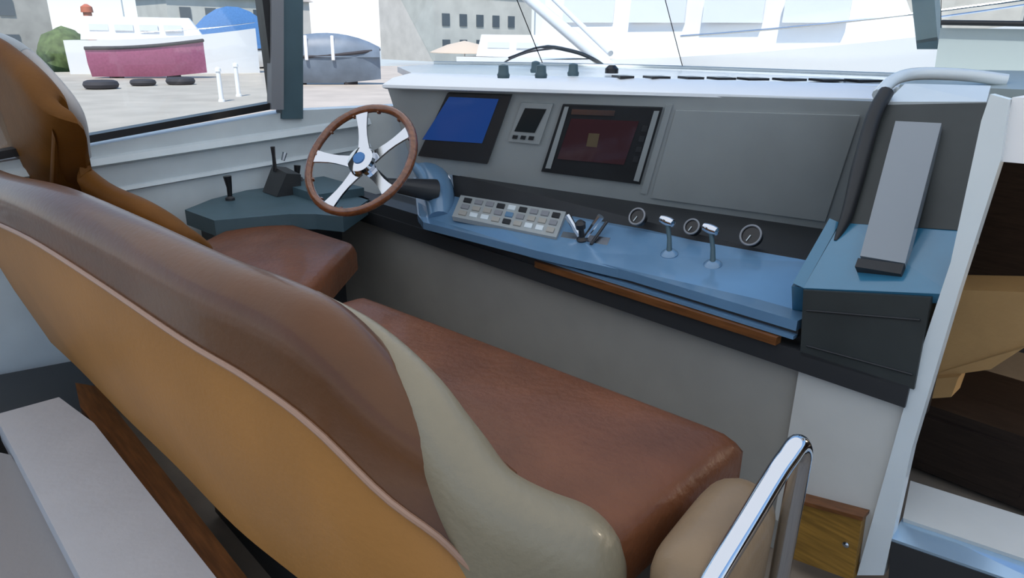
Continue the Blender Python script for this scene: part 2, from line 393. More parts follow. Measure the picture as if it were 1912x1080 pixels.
# ---- starboard pod
pod = thing('side_pod', 'dark raised pod at the starboard end of the console with a tall pale centre strip', 'console pod', (-.58, 1.95, EYE-.86))
b = NB()
PY = 2.10
a_ = [at(1652, 196, y=2.32), at(1843, 192, y=2.32), at(1822, 432, y=2.02), at(1568, 416, y=2.02)]
slab(b, a_, .06); link('face_panel', b, 'pod_dark', pod, smooth=False, bevel=.01)
b = NB(); p1, p2, p3 = at(1652, 196, y=2.32), at(1568, 416, y=2.02), at(1500, 538, y=1.80)
slab(b, [TR, p1, p2, BR], .03); link('side_return', b, 'dark_grey', pod, smooth=False)
b = NB(); slab(b, [BR, p2, p3, r1[3]], .03); slab(b, [r1[3], p3, f1_], .03)
link('side_return', b, 'pod_sky_tint', pod, smooth=False)
b = NB()    # raised cheek along its port edge, merging down into the dash
ck = [at(1655, 172, y=2.34), at(1632, 215, y=2.27), at(1608, 300, y=2.16), at(1582, 400, y=2.03), at(1560, 450, y=1.96)]
tube(b, cat(ck, 4), [.022]*10+[.020, .018, .017, .015, .012, .009, .005], 12); link('cheek', b, 'dark_grey', pod)
b = NB()
a_ = [at(1572, 412, y=2.03), at(1806, 428, y=2.03), at(1778, 550, y=1.80), at(1500, 538, y=1.80)]
slab(b, a_, .03); link('sloping_base', b, 'pod_sky_tint', pod, smooth=False, bevel=.006)
b = NB()
a_ = [at(1500, 542, y=1.79), at(1738, 556, y=1.79), at(1706, 728, y=1.79), at(1494, 664, y=1.79)]
slab(b, a_, .10); link('front_block', b, 'pod_dark', pod, smooth=False, bevel=.012)
for va, vb, ue in ((580, 598, 1718), (646, 700, 1704)):
    b = NB(); tube(b, [at(1506, va, y=1.788), at(ue, vb, y=1.788)], .003, 6); link('seam', b, 'dark_grey', pod)
b = NB()
a_ = [at(1672, 226, y=2.24), at(1758, 230, y=2.24), at(1690, 492, y=1.86), at(1606, 478, y=1.86)]
slab(b, a_, .035); link('centre_strip', b, 'strip_pale', pod, smooth=False, bevel=.008)
pod.children[-1]['label'] = 'tall brushed pale strip with a bright upper end'
b = NB()
a_ = [at(1602, 482, y=1.855), at(1688, 494, y=1.855), at(1682, 512, y=1.835), at(1596, 498, y=1.835)]
slab(b, a_, .03); link('strip_foot', b, 'dark_grey', pod, smooth=False)
b = NB(); tube(b, cat([at(1640, 178, y=2.40), at(1668, 150, y=2.50), at(1712, 138, y=2.60), at(1800, 140, y=2.7), at(1880, 150, y=2.75)], 5), .020, 10); link('hood_rim', b, 'gelcoat', pod)
b = NB(); a_ = [at(1690, 156, y=2.45), at(1850, 160, y=2.45), at(1842, 190, y=2.33), at(1655, 190, y=2.33)]
slab(b, a_, .03); link('hood', b, 'gelcoat', pod, smooth=False, bevel=.006)

# ================================================================== ELECTRONICS
def unit(name, label, cat_, outline, scr, mscr, mb='charcoal', proud=.02, extra=None):
    c = on(*[sum(p[i] for p in outline)/4 for i in (0, 1)])
    t = thing(name, label, cat_, c-Vector((0, 0, .08)))
    plate('bezel', mb, outline, t, proud, proud+.004, .005)
    plate('screen', mscr, scr, t, proud+.003, .006, .001)
    return t
unit('chart_display', 'large display with a glowing deep blue screen behind the steering wheel', 'display',
     [(838, 172), (957, 176), (912, 303), (783, 288)], [(842, 178), (934, 182), (903, 264), (792, 257)], 'screen_blue')
t = unit('autopilot_display', 'small dark display between the blue screen and the framed centre display', 'display',
     [(975, 190), (1034, 193), (1008, 268), (950, 262)], [(982, 200), (1022, 202), (1000, 246), (962, 243)], 'screen_off', 'panel_grey', .012)
for i in range(3):
    plate('button', 'dark_grey', [(960+i*15, 250+i), (969+i*15, 251+i), (967+i*15, 257+i), (958+i*15, 256+i)], t, .018, .006, .001)
t = unit('radar_display', 'centre display with a dark maroon screen in a wide grey frame', 'display',
     [(1052, 194), (1238, 200), (1196, 342), (1012, 318)], [(1068, 219), (1194, 224), (1166, 305), (1042, 294)], 'screen_dark', 'dark_grey', .014)
plate('silver_bar', 'steel', [(1070, 201), (1150, 204), (1148, 214), (1068, 211)], t, .018, .006, .001)
plate('emblem', 'emblem', [(1101, 246), (1121, 247), (1116, 272), (1096, 270)], t, .0195, .002, 0)
plate('inner_frame', 'panel_grey', [(1056, 197), (1064, 197), (1030, 312), (1020, 311)], t, .019, .006, .001)
plate('inner_frame', 'panel_grey', [(1222, 205), (1232, 205), (1194, 336), (1184, 334)], t, .019, .006, .001)
for i in range(4):
    plate('button', 'charcoal', [(1201-i*5.5, 232+i*19), (1211-i*5.5, 233+i*19), (1208-i*5.5, 243+i*19), (1198-i*5.5, 242+i*19)], t, .019, .006, .001)

# ---- things on the dash shelf
def shelf_pt(u, v):
    n = (r1[3]-r1[0]).cross(f0_-r1[0]).normalized(); r = right*(u-956)+down*(v-540)+fwd*F
    k = (r1[0]-Vector((0, 0, EYE))).dot(n)/r.dot(n); return Vector((0, 0, EYE))+r*k
SN = (r1[3]-r1[0]).cross(f0_-r1[0]).normalized()
if SN.z < 0: SN = -SN
def splate(name, m, pts, parent, h=.008, bevel=.002, lift=0):
    b = NB(); o = [shelf_pt(*p)+SN*(h+lift) for p in pts]
    hexa(b, o, [p-SN*h for p in o]); return link(name, b, m, parent, smooth=False, bevel=bevel)
sw = thing('switch_panel', 'long bank of small pale and dark rocker switches on the port half of the dash', 'switch panel', shelf_pt(930, 410))
q = [(862, 372), (1058, 404), (1040, 452), (846, 412)]
splate('plate', 'panel_grey', q, sw, .02)
def bq(s, t):
    a = [q[0][i]*(1-s)+q[1][i]*s for i in (0, 1)]; c = [q[3][i]*(1-s)+q[2][i]*s for i in (0, 1)]
    return [a[i]*(1-t)+c[i]*t for i in (0, 1)]
for r_ in range(3):
    for c_ in range(9):
        s, t_ = .05+c_*.105, .12+r_*.29
        splate('rocker_switch', ('dark_grey', 'panel_lower', 'dash_sky_tint', 'pillar_grey', 'gelcoat_side')[(c_*7+r_*3+c_*c_) % 5], [bq(s, t_), bq(s+.07, t_), bq(s+.07, t_+.18), bq(s, t_+.18)], sw, .005, .001, .020)
# trim control with black knob in a pale V bracket
tc_ = thing('trim_control', 'black knob in a pale V-shaped bracket at the middle of the dash', 'control', shelf_pt(1090, 455))
splate('base_plate', 'steel', [(1052, 436), (1140, 448), (1128, 476), (1040, 460)], tc_, .008)
base = shelf_pt(1088, 452)
for du in (-28, 34):
    b = NB(); tube(b, [base+SN*.005, at(1088+du, 404, y=base.y+.02)], [.008, .013], 8); link('bracket_arm', b, 'steel', tc_)
b = NB(); lathe(b, base+SN*.004, SN, [(0, .020), (.01, .022), (.02, .012), (.05, .010), (.055, .018), (.075, .020), (.085, .010)]); link('knob', b, 'black', tc_)
b = NB(); tube(b, [shelf_pt(1104, 462)+SN*.012, shelf_pt(1134, 428)+SN*.03], .006, 8); link('lever', b, 'charcoal', tc_)
# round gauges in the dark recess
def gauge(u, v, r, label):
    y_ = lerp(r0[0], r0[2], (u-838)/(1560-838)).y-.0
    c = at(u, v, y=(lerp(r1[0], r1[3], (u-842)/(1527-842)).y))+Vector((0, -.01, 0))
    t = thing('gauge', label, 'gauge', c-Vector((0, 0, r)), 'round gauges in the recess')
    ax = Vector((.05, -.86, .5))
    b = NB(); lathe(b, c+Vector((0, .03, -.012)), ax, [(0, r*.9), (.02, r*.95), (.024, r), (.030, r*.97), (.030, r*.82), (.026, r*.8), (.026, .001)], 24); link('case', b, 'black', t)
    b = NB(); c2 = c+Vector((0, .03, -.012))+ax.normalized()*.029
    a1 = ax.orthogonal().normalized(); a2 = ax.normalized().cross(a1)
    tube(b, [c2+(a1*math.cos(k*PI/12)+a2*math.sin(k*PI/12))*r*.95 for k in range(24)], .0035, 8, loop=True); link('ring', b, 'pillar_grey', t)
    b = NB(); tube(b, [c2, c2+(a1+a2*.4)*r*.6], .0018, 6); link('needle', b, 'gelcoat', t)
gauge(1190, 405, .032, 'dark round gauge in the recess, nearest the trim control')
gauge(1292, 424, .028, 'dark round gauge in the recess between the two chrome levers')
gauge(1402, 440, .036, 'dark round gauge in the recess, nearest the starboard pod')
# engine levers
def engine_lever(u, v0, v1, label):
    c = shelf_pt(u, v0)
    t = thing('engine_lever', label, 'lever', c, 'chrome engine levers')
    b = NB(); lathe(b, c, SN, [(0, .030), (.010, .030), (.016, .024), (.022, .012)]); link('base', b, 'dash_sky_tint', t)
    tp_ = at(u-4, v1, y=c.y+.01)
    b = NB(); tube(b, [c+SN*.015, lerp(c, tp_, .5)+Vector((.004, 0, 0)), tp_], [.010, .008, .008], 10); link('shaft', b, 'pillar', t)
    b = NB(); d = Vector((1, -.1, -.12)).normalized()
    lathe(b, tp_-d*.03, d, [(0, .004), (.004, .013), (.02, .016), (.04, .016), (.056, .013), (.06, .004)], 16); link('knob', b, 'chrome', t)
engine_lever(1250, 478, 413, 'slim engine lever with chrome knob standing beside the trim control')
engine_lever(1331, 498, 428, 'slim engine lever with chrome knob standing nearer the starboard pod')

# ================================================================== STEERING WHEEL
wc = Vector((-2.381, 1.45, EYE-.445))
wn = Vector((.278, -.728, .627)).normalized()
u1 = Vector((0, 0, 1)); u1 = (u1-u1.dot(wn)*wn).normalized(); u2 = wn.cross(u1)
RW = .232
wh = thing('steering_wheel', 'round steering wheel with varnished wooden rim and polished spokes at the port helm', 'steering wheel', wc+Vector((0, .25, -.24)))
def wp(a, r, h=0): return wc+(u1*math.cos(a)+u2*math.sin(a))*r+wn*h
b = NB(); tube(b, [wp(2*PI*k/48, RW) for k in range(48)], .0165, 14, loop=True); link('rim', b, 'wheel_wood', wh)
for k in range(12):
    a = 2*PI*k/12
    b = NB(); tube(b, [wp(a+s*.02, RW-.013, -.004) for s in (-1, 0, 1)], .010, 8); link('finger_grip', b, 'wheel_wood', wh)
b = NB(); lathe(b, wc-wn*.06, wn, [(0, .03), (.03, .05), (.045, .06), (.06, .055), (.066, .03), (.068, .001)], 24); link('hub', b, 'chrome', wh)
b = NB(); lathe(b, wc+wn*.006, wn, [(0, .026), (.006, .024), (.008, .001)], 20); link('horn_button', b, 'canvas_blue', wh)
for k in range(5):
    a = 2*PI*k/5+.35
    b = NB(); d = wp(a+PI/2, 1)-wc
    rr = []
    for j in range(6):
        t_ = j/5; r_ = .045+(RW-.055)*t_; w = .028-.010*math.sin(t_*PI); h = -.03+.03*t_
        c = wp(a, r_, h)
        rr.append([c+d*w+wn*.004, c+d*w-wn*.004, c-d*w-wn*.004, c-d*w+wn*.004])
    loft(b, rr); link('spoke', b, 'chrome', wh)
b = NB(); tube(b, [wc-wn*.05, wc-wn*.20, wc-wn*.20+Vector((.05, .22, -.05))], [.020, .026, .05], 16); link('steering_column', b, 'charcoal', wh)

# ================================================================== PORT SIDE SHELF + CONTROLS
zsh = EYE-.745
sh = thing('side_shelf', 'dark moulded shelf under the port window, joining the black console ledge', 'shelf', (-3.2, 1.4, 0))
b = NB(); o = [at(345, 392, z=zsh), at(395, 372, z=zsh), Vector((XW, 1.45, zsh)), Vector((XW, 1.88, zsh)), at(690, 372, z=zsh), at(640, 405, z=zsh), at(590, 400, z=zsh), at(540, 400, z=zsh), at(400, 412, z=zsh)]
hexa(b, o, [p-Vector((0, 0, .07)) for p in o]); link('shelf_top', b, 'pillar', sh, smooth=False, bevel=.008)
b = NB(); box(b, (XW, 1.2, 0), (-3.25, 1.85, zsh-.07)); link('shelf_body', b, 'charcoal', sh, smooth=False)
b = NB(); box(b, (-3.4, 1.58, zsh), (-3.0, 1.84, zsh+.04)); link('plinth', b, 'pillar', sh, smooth=False, bevel=.012)
c = at(430, 374, z=zsh)
t = thing('bow_thruster_stick', 'short black lever standing alone on the port side shelf', 'lever', c)
b = NB(); lathe(b, c, (0, 0, 1), [(0, .022), (.012, .022), (.02, .012)]); link('base', b, 'charcoal', t)
b = NB(); tube(b, [c+Vector((0, 0, .01)), at(428, 350, x=c.x), at(424, 329, x=c.x+.0)], [.011, .013, .02], 10); link('handle', b, 'black', t)
c = at(512, 356, z=zsh)
t = thing('throttle_control', 'bulky black throttle control with a thin upright lever on the port side shelf', 'throttle', c)
b = NB(); hexa(b, [at(490, 358, x=c.x), at(535, 356, x=c.x), at(534, 312, x=c.x), at(508, 310, x=c.x)], [p+Vector((.16, 0, 0)) for p in (at(490, 358, x=c.x), at(535, 356, x=c.x), at(534, 318, x=c.x), at(508, 316, x=c.x))]); link('housing', b, 'charcoal', t, smooth=False, bevel=.012)
b = NB(); tube(b, [at(514, 320, x=c.x+.05), at(511, 292, x=c.x+.05), at(509, 274, x=c.x+.05)], [.011, .009, .012], 8); link('lever', b, 'black', t)
b = NB(); tube(b, [at(528, 300, x=c.x+.05), at(532, 285, x=c.x+.05)], [.010, .013], 8); link('grip', b, 'steel', t)
c = at(556, 352, z=zsh)
t = thing('trim_joystick', 'small black joystick between the throttle control and the steering wheel', 'joystick', c+Vector((0, 0, .04)))
b = NB(); lathe(b, c+Vector((0, 0, .035)), (0, 0, 1), [(0, .035), (.02, .03), (.03, .014)]); link('base', b, 'charcoal', t)
b = NB(); tube(b, [c+Vector((0, 0, .05)), c+Vector((0, .01, .12))], [.012, .018], 10); link('stick', b, 'black', t)

# ================================================================== BENCH (foreground)
def backrest_rings(st, prof=14, k=5, extra=None):
    """st rows: ridge (x,y,z), bottom (x,y,z), thickness. Section = vertical pad with a fat rounded top, thickness measured towards the bow side of the path."""
    rid = cat([s[0] for s in st], k); botp = cat([s[1] for s in st], k); th = cat([Vector((s[2], s[3], 0)) for s in st], k)
    rings = []
    n = len(rid)
    for i in range(n):
        tdir = rid[min(i+1, n-1)]-rid[max(i-1, 0)]; tdir.z = 0; tdir.normalize()
        nrm = Vector((-tdir.y, tdir.x, 0))                # towards the bow for a path running to starboard
        T, inner = th[i].x, th[i].y                        # thickness, height of inner face below ridge
        R_, B_ = rid[i], botp[i]
        ring = []
        ctr = R_-Vector((0, 0, T*.55))
        for j in range(prof+1):                            # top roll from the aft side over to the bow side
            a = PI - PI*j/prof
            ring.append(ctr+nrm*(math.cos(a)*T*.5+0)+Vector((0, 0, math.sin(a)*T*.55)))
        q = ring[-1]; bi = B_+nrm*T*.95
        ring.append(lerp(q, bi, .5)); ring.append(bi)
        ring.append(B_)
        ring.append(lerp(B_, ring[0], .35)-nrm*.012); ring.append(lerp(B_, ring[0], .72)-nrm*.012)
        ring.append(lerp(B_, ring[0], .90)+nrm*.004)
        if extra is not None: extra.append((ring[:prof+1], nrm, ctr, T))
        rings.append(ring)
    return rings
bench = thing('helm_bench', 'wide bench in tan leather seen over its curved backrest, brown seat facing the console', 'bench seat', (-1.6, .85, 0))
def A(u, v, y, dz=0): return at(u, v, y=y)+Vector((0, 0, dz))
st = [  # ridge, bottom, thickness, -
 (A(-60, 300, .34), at(95, 640, y=.44), .14, 0),
 (A(0, 326, .36), at(150, 692, y=.45), .15, 0),
 (A(100, 350, .40), at(230, 775, y=.46), .15, 0),
 (A(230, 405, .45), at(330, 872, y=.48), .15, 0),
 (A(400, 484, .50), at(440, 985, y=.49), .15, 0),
 (A(520, 530, .54), at(560, 1083, y=.51), .15, 0),
 (A(620, 585, .57), at(700, 1195, y=.53), .15, 0),
 (A(750, 712, .62), at(830, 1320, y=.56), .15, 0),
 (A(850, 806, .68), at(940, 1400, y=.60), .15, 0),
 (A(960, 900, .75), at(1040, 1430, y=.68), .16, 0),
]
ex_ = []; ebot = cat([q_[1] for q_ in st], 5)
b = NB(); loft(b, backrest_rings(st, extra=ex_)); link('backrest', b, 'leather_tan', bench)
# darker glossy top roll, overhanging the tan back
rr_ = []; wl_ = []
for i, (arc, nrm, ctr, T) in enumerate(ex_):
    s_ = i/(len(ex_)-1); d_ = .030+.065*min(1, s_*1.5)
    g = [ctr+(p-ctr)*1.06 for p in arc[:-3]]
    bt = ebot[i]; edge = lerp(arc[0], bt, d_/(arc[0]-bt).length)-nrm*.016
    rr_.append([edge+nrm*.03, edge, lerp(edge, g[0], .5)+nrm*.004]+g+[ctr+nrm*T*.2])
    wl_.append(edge-nrm*.003)
b = NB(); loft(b, rr_); o_ = link('top_roll', b, 'leather_roll', bench); o_['label'] = 'dark brown glossy roll along the top'
# cream inner pad, ridge highlight put into its pale colour, that follows the backrest and turns forward at the starboard end
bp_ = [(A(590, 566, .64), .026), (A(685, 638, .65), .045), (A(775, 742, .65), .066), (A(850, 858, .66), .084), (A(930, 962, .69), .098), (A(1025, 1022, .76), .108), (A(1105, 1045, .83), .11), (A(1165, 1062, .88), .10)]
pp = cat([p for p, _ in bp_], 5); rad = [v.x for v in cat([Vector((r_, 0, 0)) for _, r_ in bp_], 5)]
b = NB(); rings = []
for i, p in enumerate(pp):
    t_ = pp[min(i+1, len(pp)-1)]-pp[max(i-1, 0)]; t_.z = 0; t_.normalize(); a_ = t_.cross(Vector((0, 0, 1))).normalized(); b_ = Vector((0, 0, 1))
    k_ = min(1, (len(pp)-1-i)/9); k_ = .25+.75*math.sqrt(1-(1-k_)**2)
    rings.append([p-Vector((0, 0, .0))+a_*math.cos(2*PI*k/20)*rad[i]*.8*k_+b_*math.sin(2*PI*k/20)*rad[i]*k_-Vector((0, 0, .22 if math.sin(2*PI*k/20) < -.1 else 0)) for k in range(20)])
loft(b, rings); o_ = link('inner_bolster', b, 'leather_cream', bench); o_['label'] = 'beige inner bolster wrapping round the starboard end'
# welt seam along the back face
b = NB(); tube(b, wl_, .0065, 8)
link('welt', b, 'piping', bench)
# seat cushion
def cushion(bm, corners, ztop, th, r=.045, seg=4, dome=.012):
    n = 14
    q = [Vector(c) for c in corners]    # aft-port, aft-stbd, fore-stbd, fore-port
    rows = []
    W_ = [0, .012, .03, .06]+[.06+(.88)*i/n for i in range(1, n)]+[.94, .97, .988, 1]
    def prof(s):
        d = min(s, 1-s)
        return 0 if d >= .06 else (1-math.sqrt(max(0, 1-((.06-d)/.06)**2)))
    topv = []
    for s in W_:
        row = []
        for t in W_:
            p = lerp(lerp(q[0], q[1], s), lerp(q[3], q[2], s), t)
            z = ztop - r*min(1, (prof(s)**2+prof(t)**2)**.5) + dome*math.sin(PI*s)*math.sin(PI*t)
            row.append(bm.verts.new((p.x, p.y, z)))
        topv.append(row)
    m = len(W_)
    for i in range(m-1):
        for j in range(m-1): bm.faces.new([topv[i][j], topv[i+1][j], topv[i+1][j+1], topv[i][j+1]])
    per = [topv[i][0] for i in range(m)]+[topv[m-1][j] for j in range(1, m)]+[topv[i][m-1] for i in range(m-2, -1, -1)]+[topv[0][j] for j in range(m-2, 0, -1)]
    lo = [bm.verts.new((v.co.x, v.co.y, ztop-th)) for v in per]
    for i in range(len(per)): bm.faces.new([per[i], lo[i], lo[(i+1) % len(per)], per[(i+1) % len(per)]])
    bm.faces.new(lo)
zse = EYE-.845
b = NB(); cushion(b, [(-2.02, .60, 0), (-.60, .78, 0), at(1392, 812, z=zse), at(672, 545, z=zse)], zse, .13)
link('seat_cushion', b, 'leather_brown', bench)
b = NB(); A0, A1 = at(1262, 1120, z=zse-.03), at(1398, 925, z=zse-.03)
rb = []
for i in range(17):
    t_ = i/16; p = lerp(A0, A1, t_); k_ = math.sqrt(max(0, 1-abs(2*t_-1)**6)); ax_ = (A1-A0).normalized(); sd2 = Vector((ax_.y, -ax_.x, 0))
    rb.append([p+sd2*math.cos(2*PI*k/20)*.075*max(.1, k_)+Vector((0, 0, math.sin(2*PI*k/20)*.065*max(.1, k_)-(.16 if math.sin(2*PI*k/20) < -.1 else 0))) for k in range(20)])
loft(b, rb); o_ = link('side_bolster', b, 'leather_tan2', bench); o_['label'] = 'greyish tan end bolster beside the chrome rail'
b = NB(); box(b, (-2.05, .62, .02), (-.66, 1.24, zse-.13)); link('base', b, 'charcoal', bench, smooth=False, bevel=.02)

# ---- helm chair
ch = thing('helm_chair', 'tall brown leather helm chair at the port side, behind the steering wheel', 'chair', (-2.85, 1.0, 0))
st = [
 (A(-140, 20, .47), at(-120, 420, y=.56), .11, 0),
 (A(-40, 55, .50), at(-40, 460, y=.58), .11, 0),
 (A(20, 92, .53), at(40, 480, y=.60), .11, 0),
 (A(80, 150, .56), at(90, 480, y=.62), .11, 0),
 (A(122, 215, .60), at(130, 480, y=.66), .10, 0),
 (A(142, 290, .65), at(180, 480, y=.71), .095, 0),
 (A(190, 338, .70), at(230, 500, y=.76), .09, 0),
 (A(270, 375, .76), at(300, 520, y=.82), .09, 0),
 (A(340, 415, .84), at(370, 530, y=.90), .085, 0),
 (A(385, 450, .92), at(410, 540, y=.98), .07, 0),
]
b = NB(); loft(b, backrest_rings(st)); link('backrest', b, 'leather_helm', ch)
b = NB(); tube(b, cat([A(-30, 62, .60), A(35, 92, .62), A(95, 150, .65), A(142, 215, .70), A(156, 290, .74)], 5), .030, 12)
link('front_trim', b, 'pad_grey', ch)
zc = EYE-.80
b = NB(); cushion(b, [at(330, 470, z=zc), at(560, 560, z=zc), at(665, 452, z=zc), at(480, 396, z=zc)], zc, .12, .05, dome=.02)
link('seat_cushion', b, 'leather_brown', ch)
b = NB(); c4 = [at(340, 480, z=zc-.12), at(560, 556, z=zc-.12), at(640, 475, z=zc-.12), at(480, 420, z=zc-.12)]
hexa(b, c4, [p-Vector((0, 0, .05)) for p in c4]); link('seat_frame', b, 'leather_cream', ch, smooth=False, bevel=.01)
b = NB(); cc = sum(c4, Vector())/4; lathe(b, Vector((cc.x, cc.y, 0)), (0, 0, 1), [(0, .2), (.03, .2), (.05, .08), (cc.z-.05, .07), (cc.z-.03, .12)]); link('pedestal', b, 'steel', ch)

# ================================================================== GRAB RAIL, BOX
XR = -.43
pts = [P(XR, .55, -1.02), at(1290, 1150, x=XR), at(1336, 1072, x=XR), at(1400, 968, x=XR), at(1452, 882, x=XR), at(1470, 856, x=XR)]
l = pts[-1]
pts += [l+Vector((0, .035, .012)), l+Vector((0, .062, -.012)), l+Vector((-.002, .07, -.06)), l+Vector((-.004, .07, -.25)), Vector((XR-.004, l.y+.07, .02))]
gr = thing('grab_rail', 'polished stainless grab rail rising beside the end of the bench', 'handrail', (XR, .9, 0))
b = NB(); tube(b, cat(pts, 5), .0195, 20); link('tube', b, 'chrome', gr)
b = NB(); lathe(b, (XR-.004, l.y+.07, 0), (0, 0, 1), [(0, .045), (.006, .045), (.012, .03)]); link('foot_flange', b, 'chrome', gr)
b = NB(); tube(b, [P(XR, .55, -1.02), Vector((XR, .55, .0))], .0195, 16); link('aft_leg', b, 'chrome', gr)

wb = thing('wooden_hatch', 'small square golden-brown wooden hatch low on the console end, beside the grab rail', 'hatch', at(1540, 1062, y=1.80))
q = [at(1484, 936, y=1.785), at(1609, 968, y=1.785), at(1592, 1085, y=1.785), at(1468, 1040, y=1.785)]
b = NB(); hexa(b, q, [p+Vector((0, .035, 0)) for p in q]); link('door_panel', b, 'teak_light', wb, smooth=False, bevel=.006)
q2 = [q[0]+Vector((-.006, -.012, .012)), q[1]+Vector((.006, -.012, .012)), q[1]+Vector((.006, -.012, 0)), q[0]+Vector((-.006, -.012, 0))]
b = NB(); hexa(b, q2, [p+Vector((0, .047, 0)) for p in q2]); link('top_rail', b, 'teak', wb, smooth=False, bevel=.002)
c = lerp(q[1], q[2], .5)+Vector((-.03, -.004, 0)); b = NB(); lathe(b, c+Vector((0, .006, 0)), (0, -1, 0), [(0, .009), (.006, .009), (.009, .005)], 16); link('latch', b, 'steel', wb)

# ================================================================== AFT LOCKER (bottom left)
lk = thing('aft_locker', 'pale grey padded locker seat behind the bench, with a rounded edge', 'locker', (-1.9, .2, 0))
zl = EYE-1.20
b = NB(); o = [at(-60, 795, z=zl), at(120, 748, z=zl), at(170, 770, z=zl), at(430, 1100, z=zl), at(560, 1290, z=zl), at(290, 1290, z=zl)]
o = [at(-10, 775, z=zl), at(110, 742, z=zl), at(175, 790, z=zl), at(440, 1125, z=zl), at(330, 1290, z=zl), at(160, 1100, z=zl), at(30, 850, z=zl)]
hexa(b, o, [p-Vector((0, 0, .10)) for p in o]); link('pad', b, 'pad_grey', lk, bevel=.022, bseg=4)
b = NB(); cn = sum(o, Vector())/len(o)
o2 = [lerp(p, cn, .06)-Vector((0, 0, .10)) for p in o]
hexa(b, o2, [Vector((p.x, p.y, 0)) for p in o2]); link('body', b, 'black', lk, smooth=False)  # black stands in for the shadow of the gap behind the bench
b = NB(); o = [at(-200, 800, z=zl-.06), at(20, 850, z=zl-.06), at(240, 1200, z=zl-.06), at(60, 1300, z=zl-.06), at(-200, 1200, z=zl-.06)]
hexa(b, o, [Vector((p.x, p.y, 0)) for p in o]); tag(link('locker_step', b, 'pad_warm', bevel=.01), 'flat warm grey step pad in the bottom corner, lower than the locker pad', 'step pad')
b = NB(); o = [at(140, 715, z=zl-.05), at(182, 722, z=zl-.05), at(470, 1090, z=zl-.05), at(420, 1110, z=zl-.05), at(150, 760, z=zl-.05)]
hexa(b, o, [Vector((p.x-.01, p.y, 0)) for p in o]); tag(link('wooden_board', b, 'teak', smooth=False, bevel=.008), 'reddish-brown upright wooden board between the locker pad and the bench back', 'board')
b = NB(); o = [at(-80, 715, z=.12), at(150, 672, z=.12), at(200, 700, z=.12), at(190, 770, z=.12), at(-80, 820, z=.12)]  # slab added for the dark kick space along the port wall
hexa(b, o, [p-Vector((0, 0, .10)) for p in o]); tag(link('kick_space', b, 'charcoal', smooth=False), 'black slab for the dark kick space between the port wall and the locker pad', 'kick space')

# ================================================================== COMPANIONWAY (starboard)
# white coaming above the opening
b = NB(); q = [at(1890, 182, y=1.82), at(2200, 190, y=1.82), at(2200, 330, y=1.82), at(1868, 302, y=1.82)]
hexa(b, q, [p+Vector((0, .45, 0)) for p in q]); struct(link('trim_2', b, 'hull_white', smooth=False, bevel=.015))
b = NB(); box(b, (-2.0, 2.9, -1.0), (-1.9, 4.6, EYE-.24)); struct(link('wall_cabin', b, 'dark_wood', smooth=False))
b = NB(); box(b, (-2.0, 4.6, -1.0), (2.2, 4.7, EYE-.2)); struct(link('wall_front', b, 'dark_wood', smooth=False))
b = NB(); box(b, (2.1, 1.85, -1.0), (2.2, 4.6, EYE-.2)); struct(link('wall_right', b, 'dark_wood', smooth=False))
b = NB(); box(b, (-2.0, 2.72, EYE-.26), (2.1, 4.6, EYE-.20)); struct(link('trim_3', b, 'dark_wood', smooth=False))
b = NB(); box(b, (-.415, 1.84, EYE-.90), (-.405, 1.90, EYE-.30)); struct(link('trim_4', b, 'black', smooth=False))
st_ = thing('cabin_settee', 'dark wooden settee with a tan cushion inside the cabin beyond the companionway', 'settee', (0, 2.9, 0))
b = NB(); q = [at(1740, 540, y=2.75), at(2200, 556, y=2.75), at(2200, 650, y=2.70), at(1912, 650, y=2.70), at(1850, 690, y=2.70), at(1700, 712, y=2.70)]
hexa(b, q, [p+Vector((0, .16, .02)) for p in q]); link('back_cushion', b, 'tan_cushion', st_, bevel=.02, bseg=3)
b = NB(); q = [at(1700, 712, y=2.66), at(1790, 704, y=2.66), at(1776, 742, y=2.60), at(1690, 748, y=2.60)]
hexa(b, q, [p+Vector((0, .1, .0)) for p in q]); link('seat_edge', b, 'tan_cushion', st_, bevel=.01)
zz = at(1700, 750, y=2.60).z
b = NB(); box(b, (-1.2, 2.62, .02), (.9, 3.1, zz)); link('base', b, 'dark_wood', st_, smooth=False)
for k in range(3):
    b = NB(); box(b, (-.62+k*.42, 2.605, .06), (-.24+k*.42, 2.62, zz-.04)); link('locker_door', b, 'dark_wood', st_, smooth=False, bevel=.004)
lp = thing('cabin_fill', 'round fill light added out of view inside the cabin', 'fill_lamp', (.55, 3.7, EYE-.30))  # unseen light added to brighten the cabin cushion
b = NB(); lathe(b, (.55, 3.7, EYE-.285), (0, 0, 1), [(0, .07), (.02, .08), (.025, .08)], 20); link('diffuser', b, 'fill_lamp', lp)
ld = bpy.data.lights.new('cabin_fill_bulb', 'POINT'); ld.energy = 26; ld.color = (1, .85, .65); ld.shadow_soft_size = .06; lo = bpy.data.objects.new('cabin_fill_bulb', ld); COL.objects.link(lo); lo.location = (.55, 3.7, EYE-.38)  # added fill for the cabin, no such source in view
b = NB(); box(b, (-2.0, 2.73, EYE-.60), (-1.15, 2.75, EYE-.26)); struct(link("light_blocker", b, 'black', smooth=False))  # hidden panel added to stop the cabin fill leaking past the console
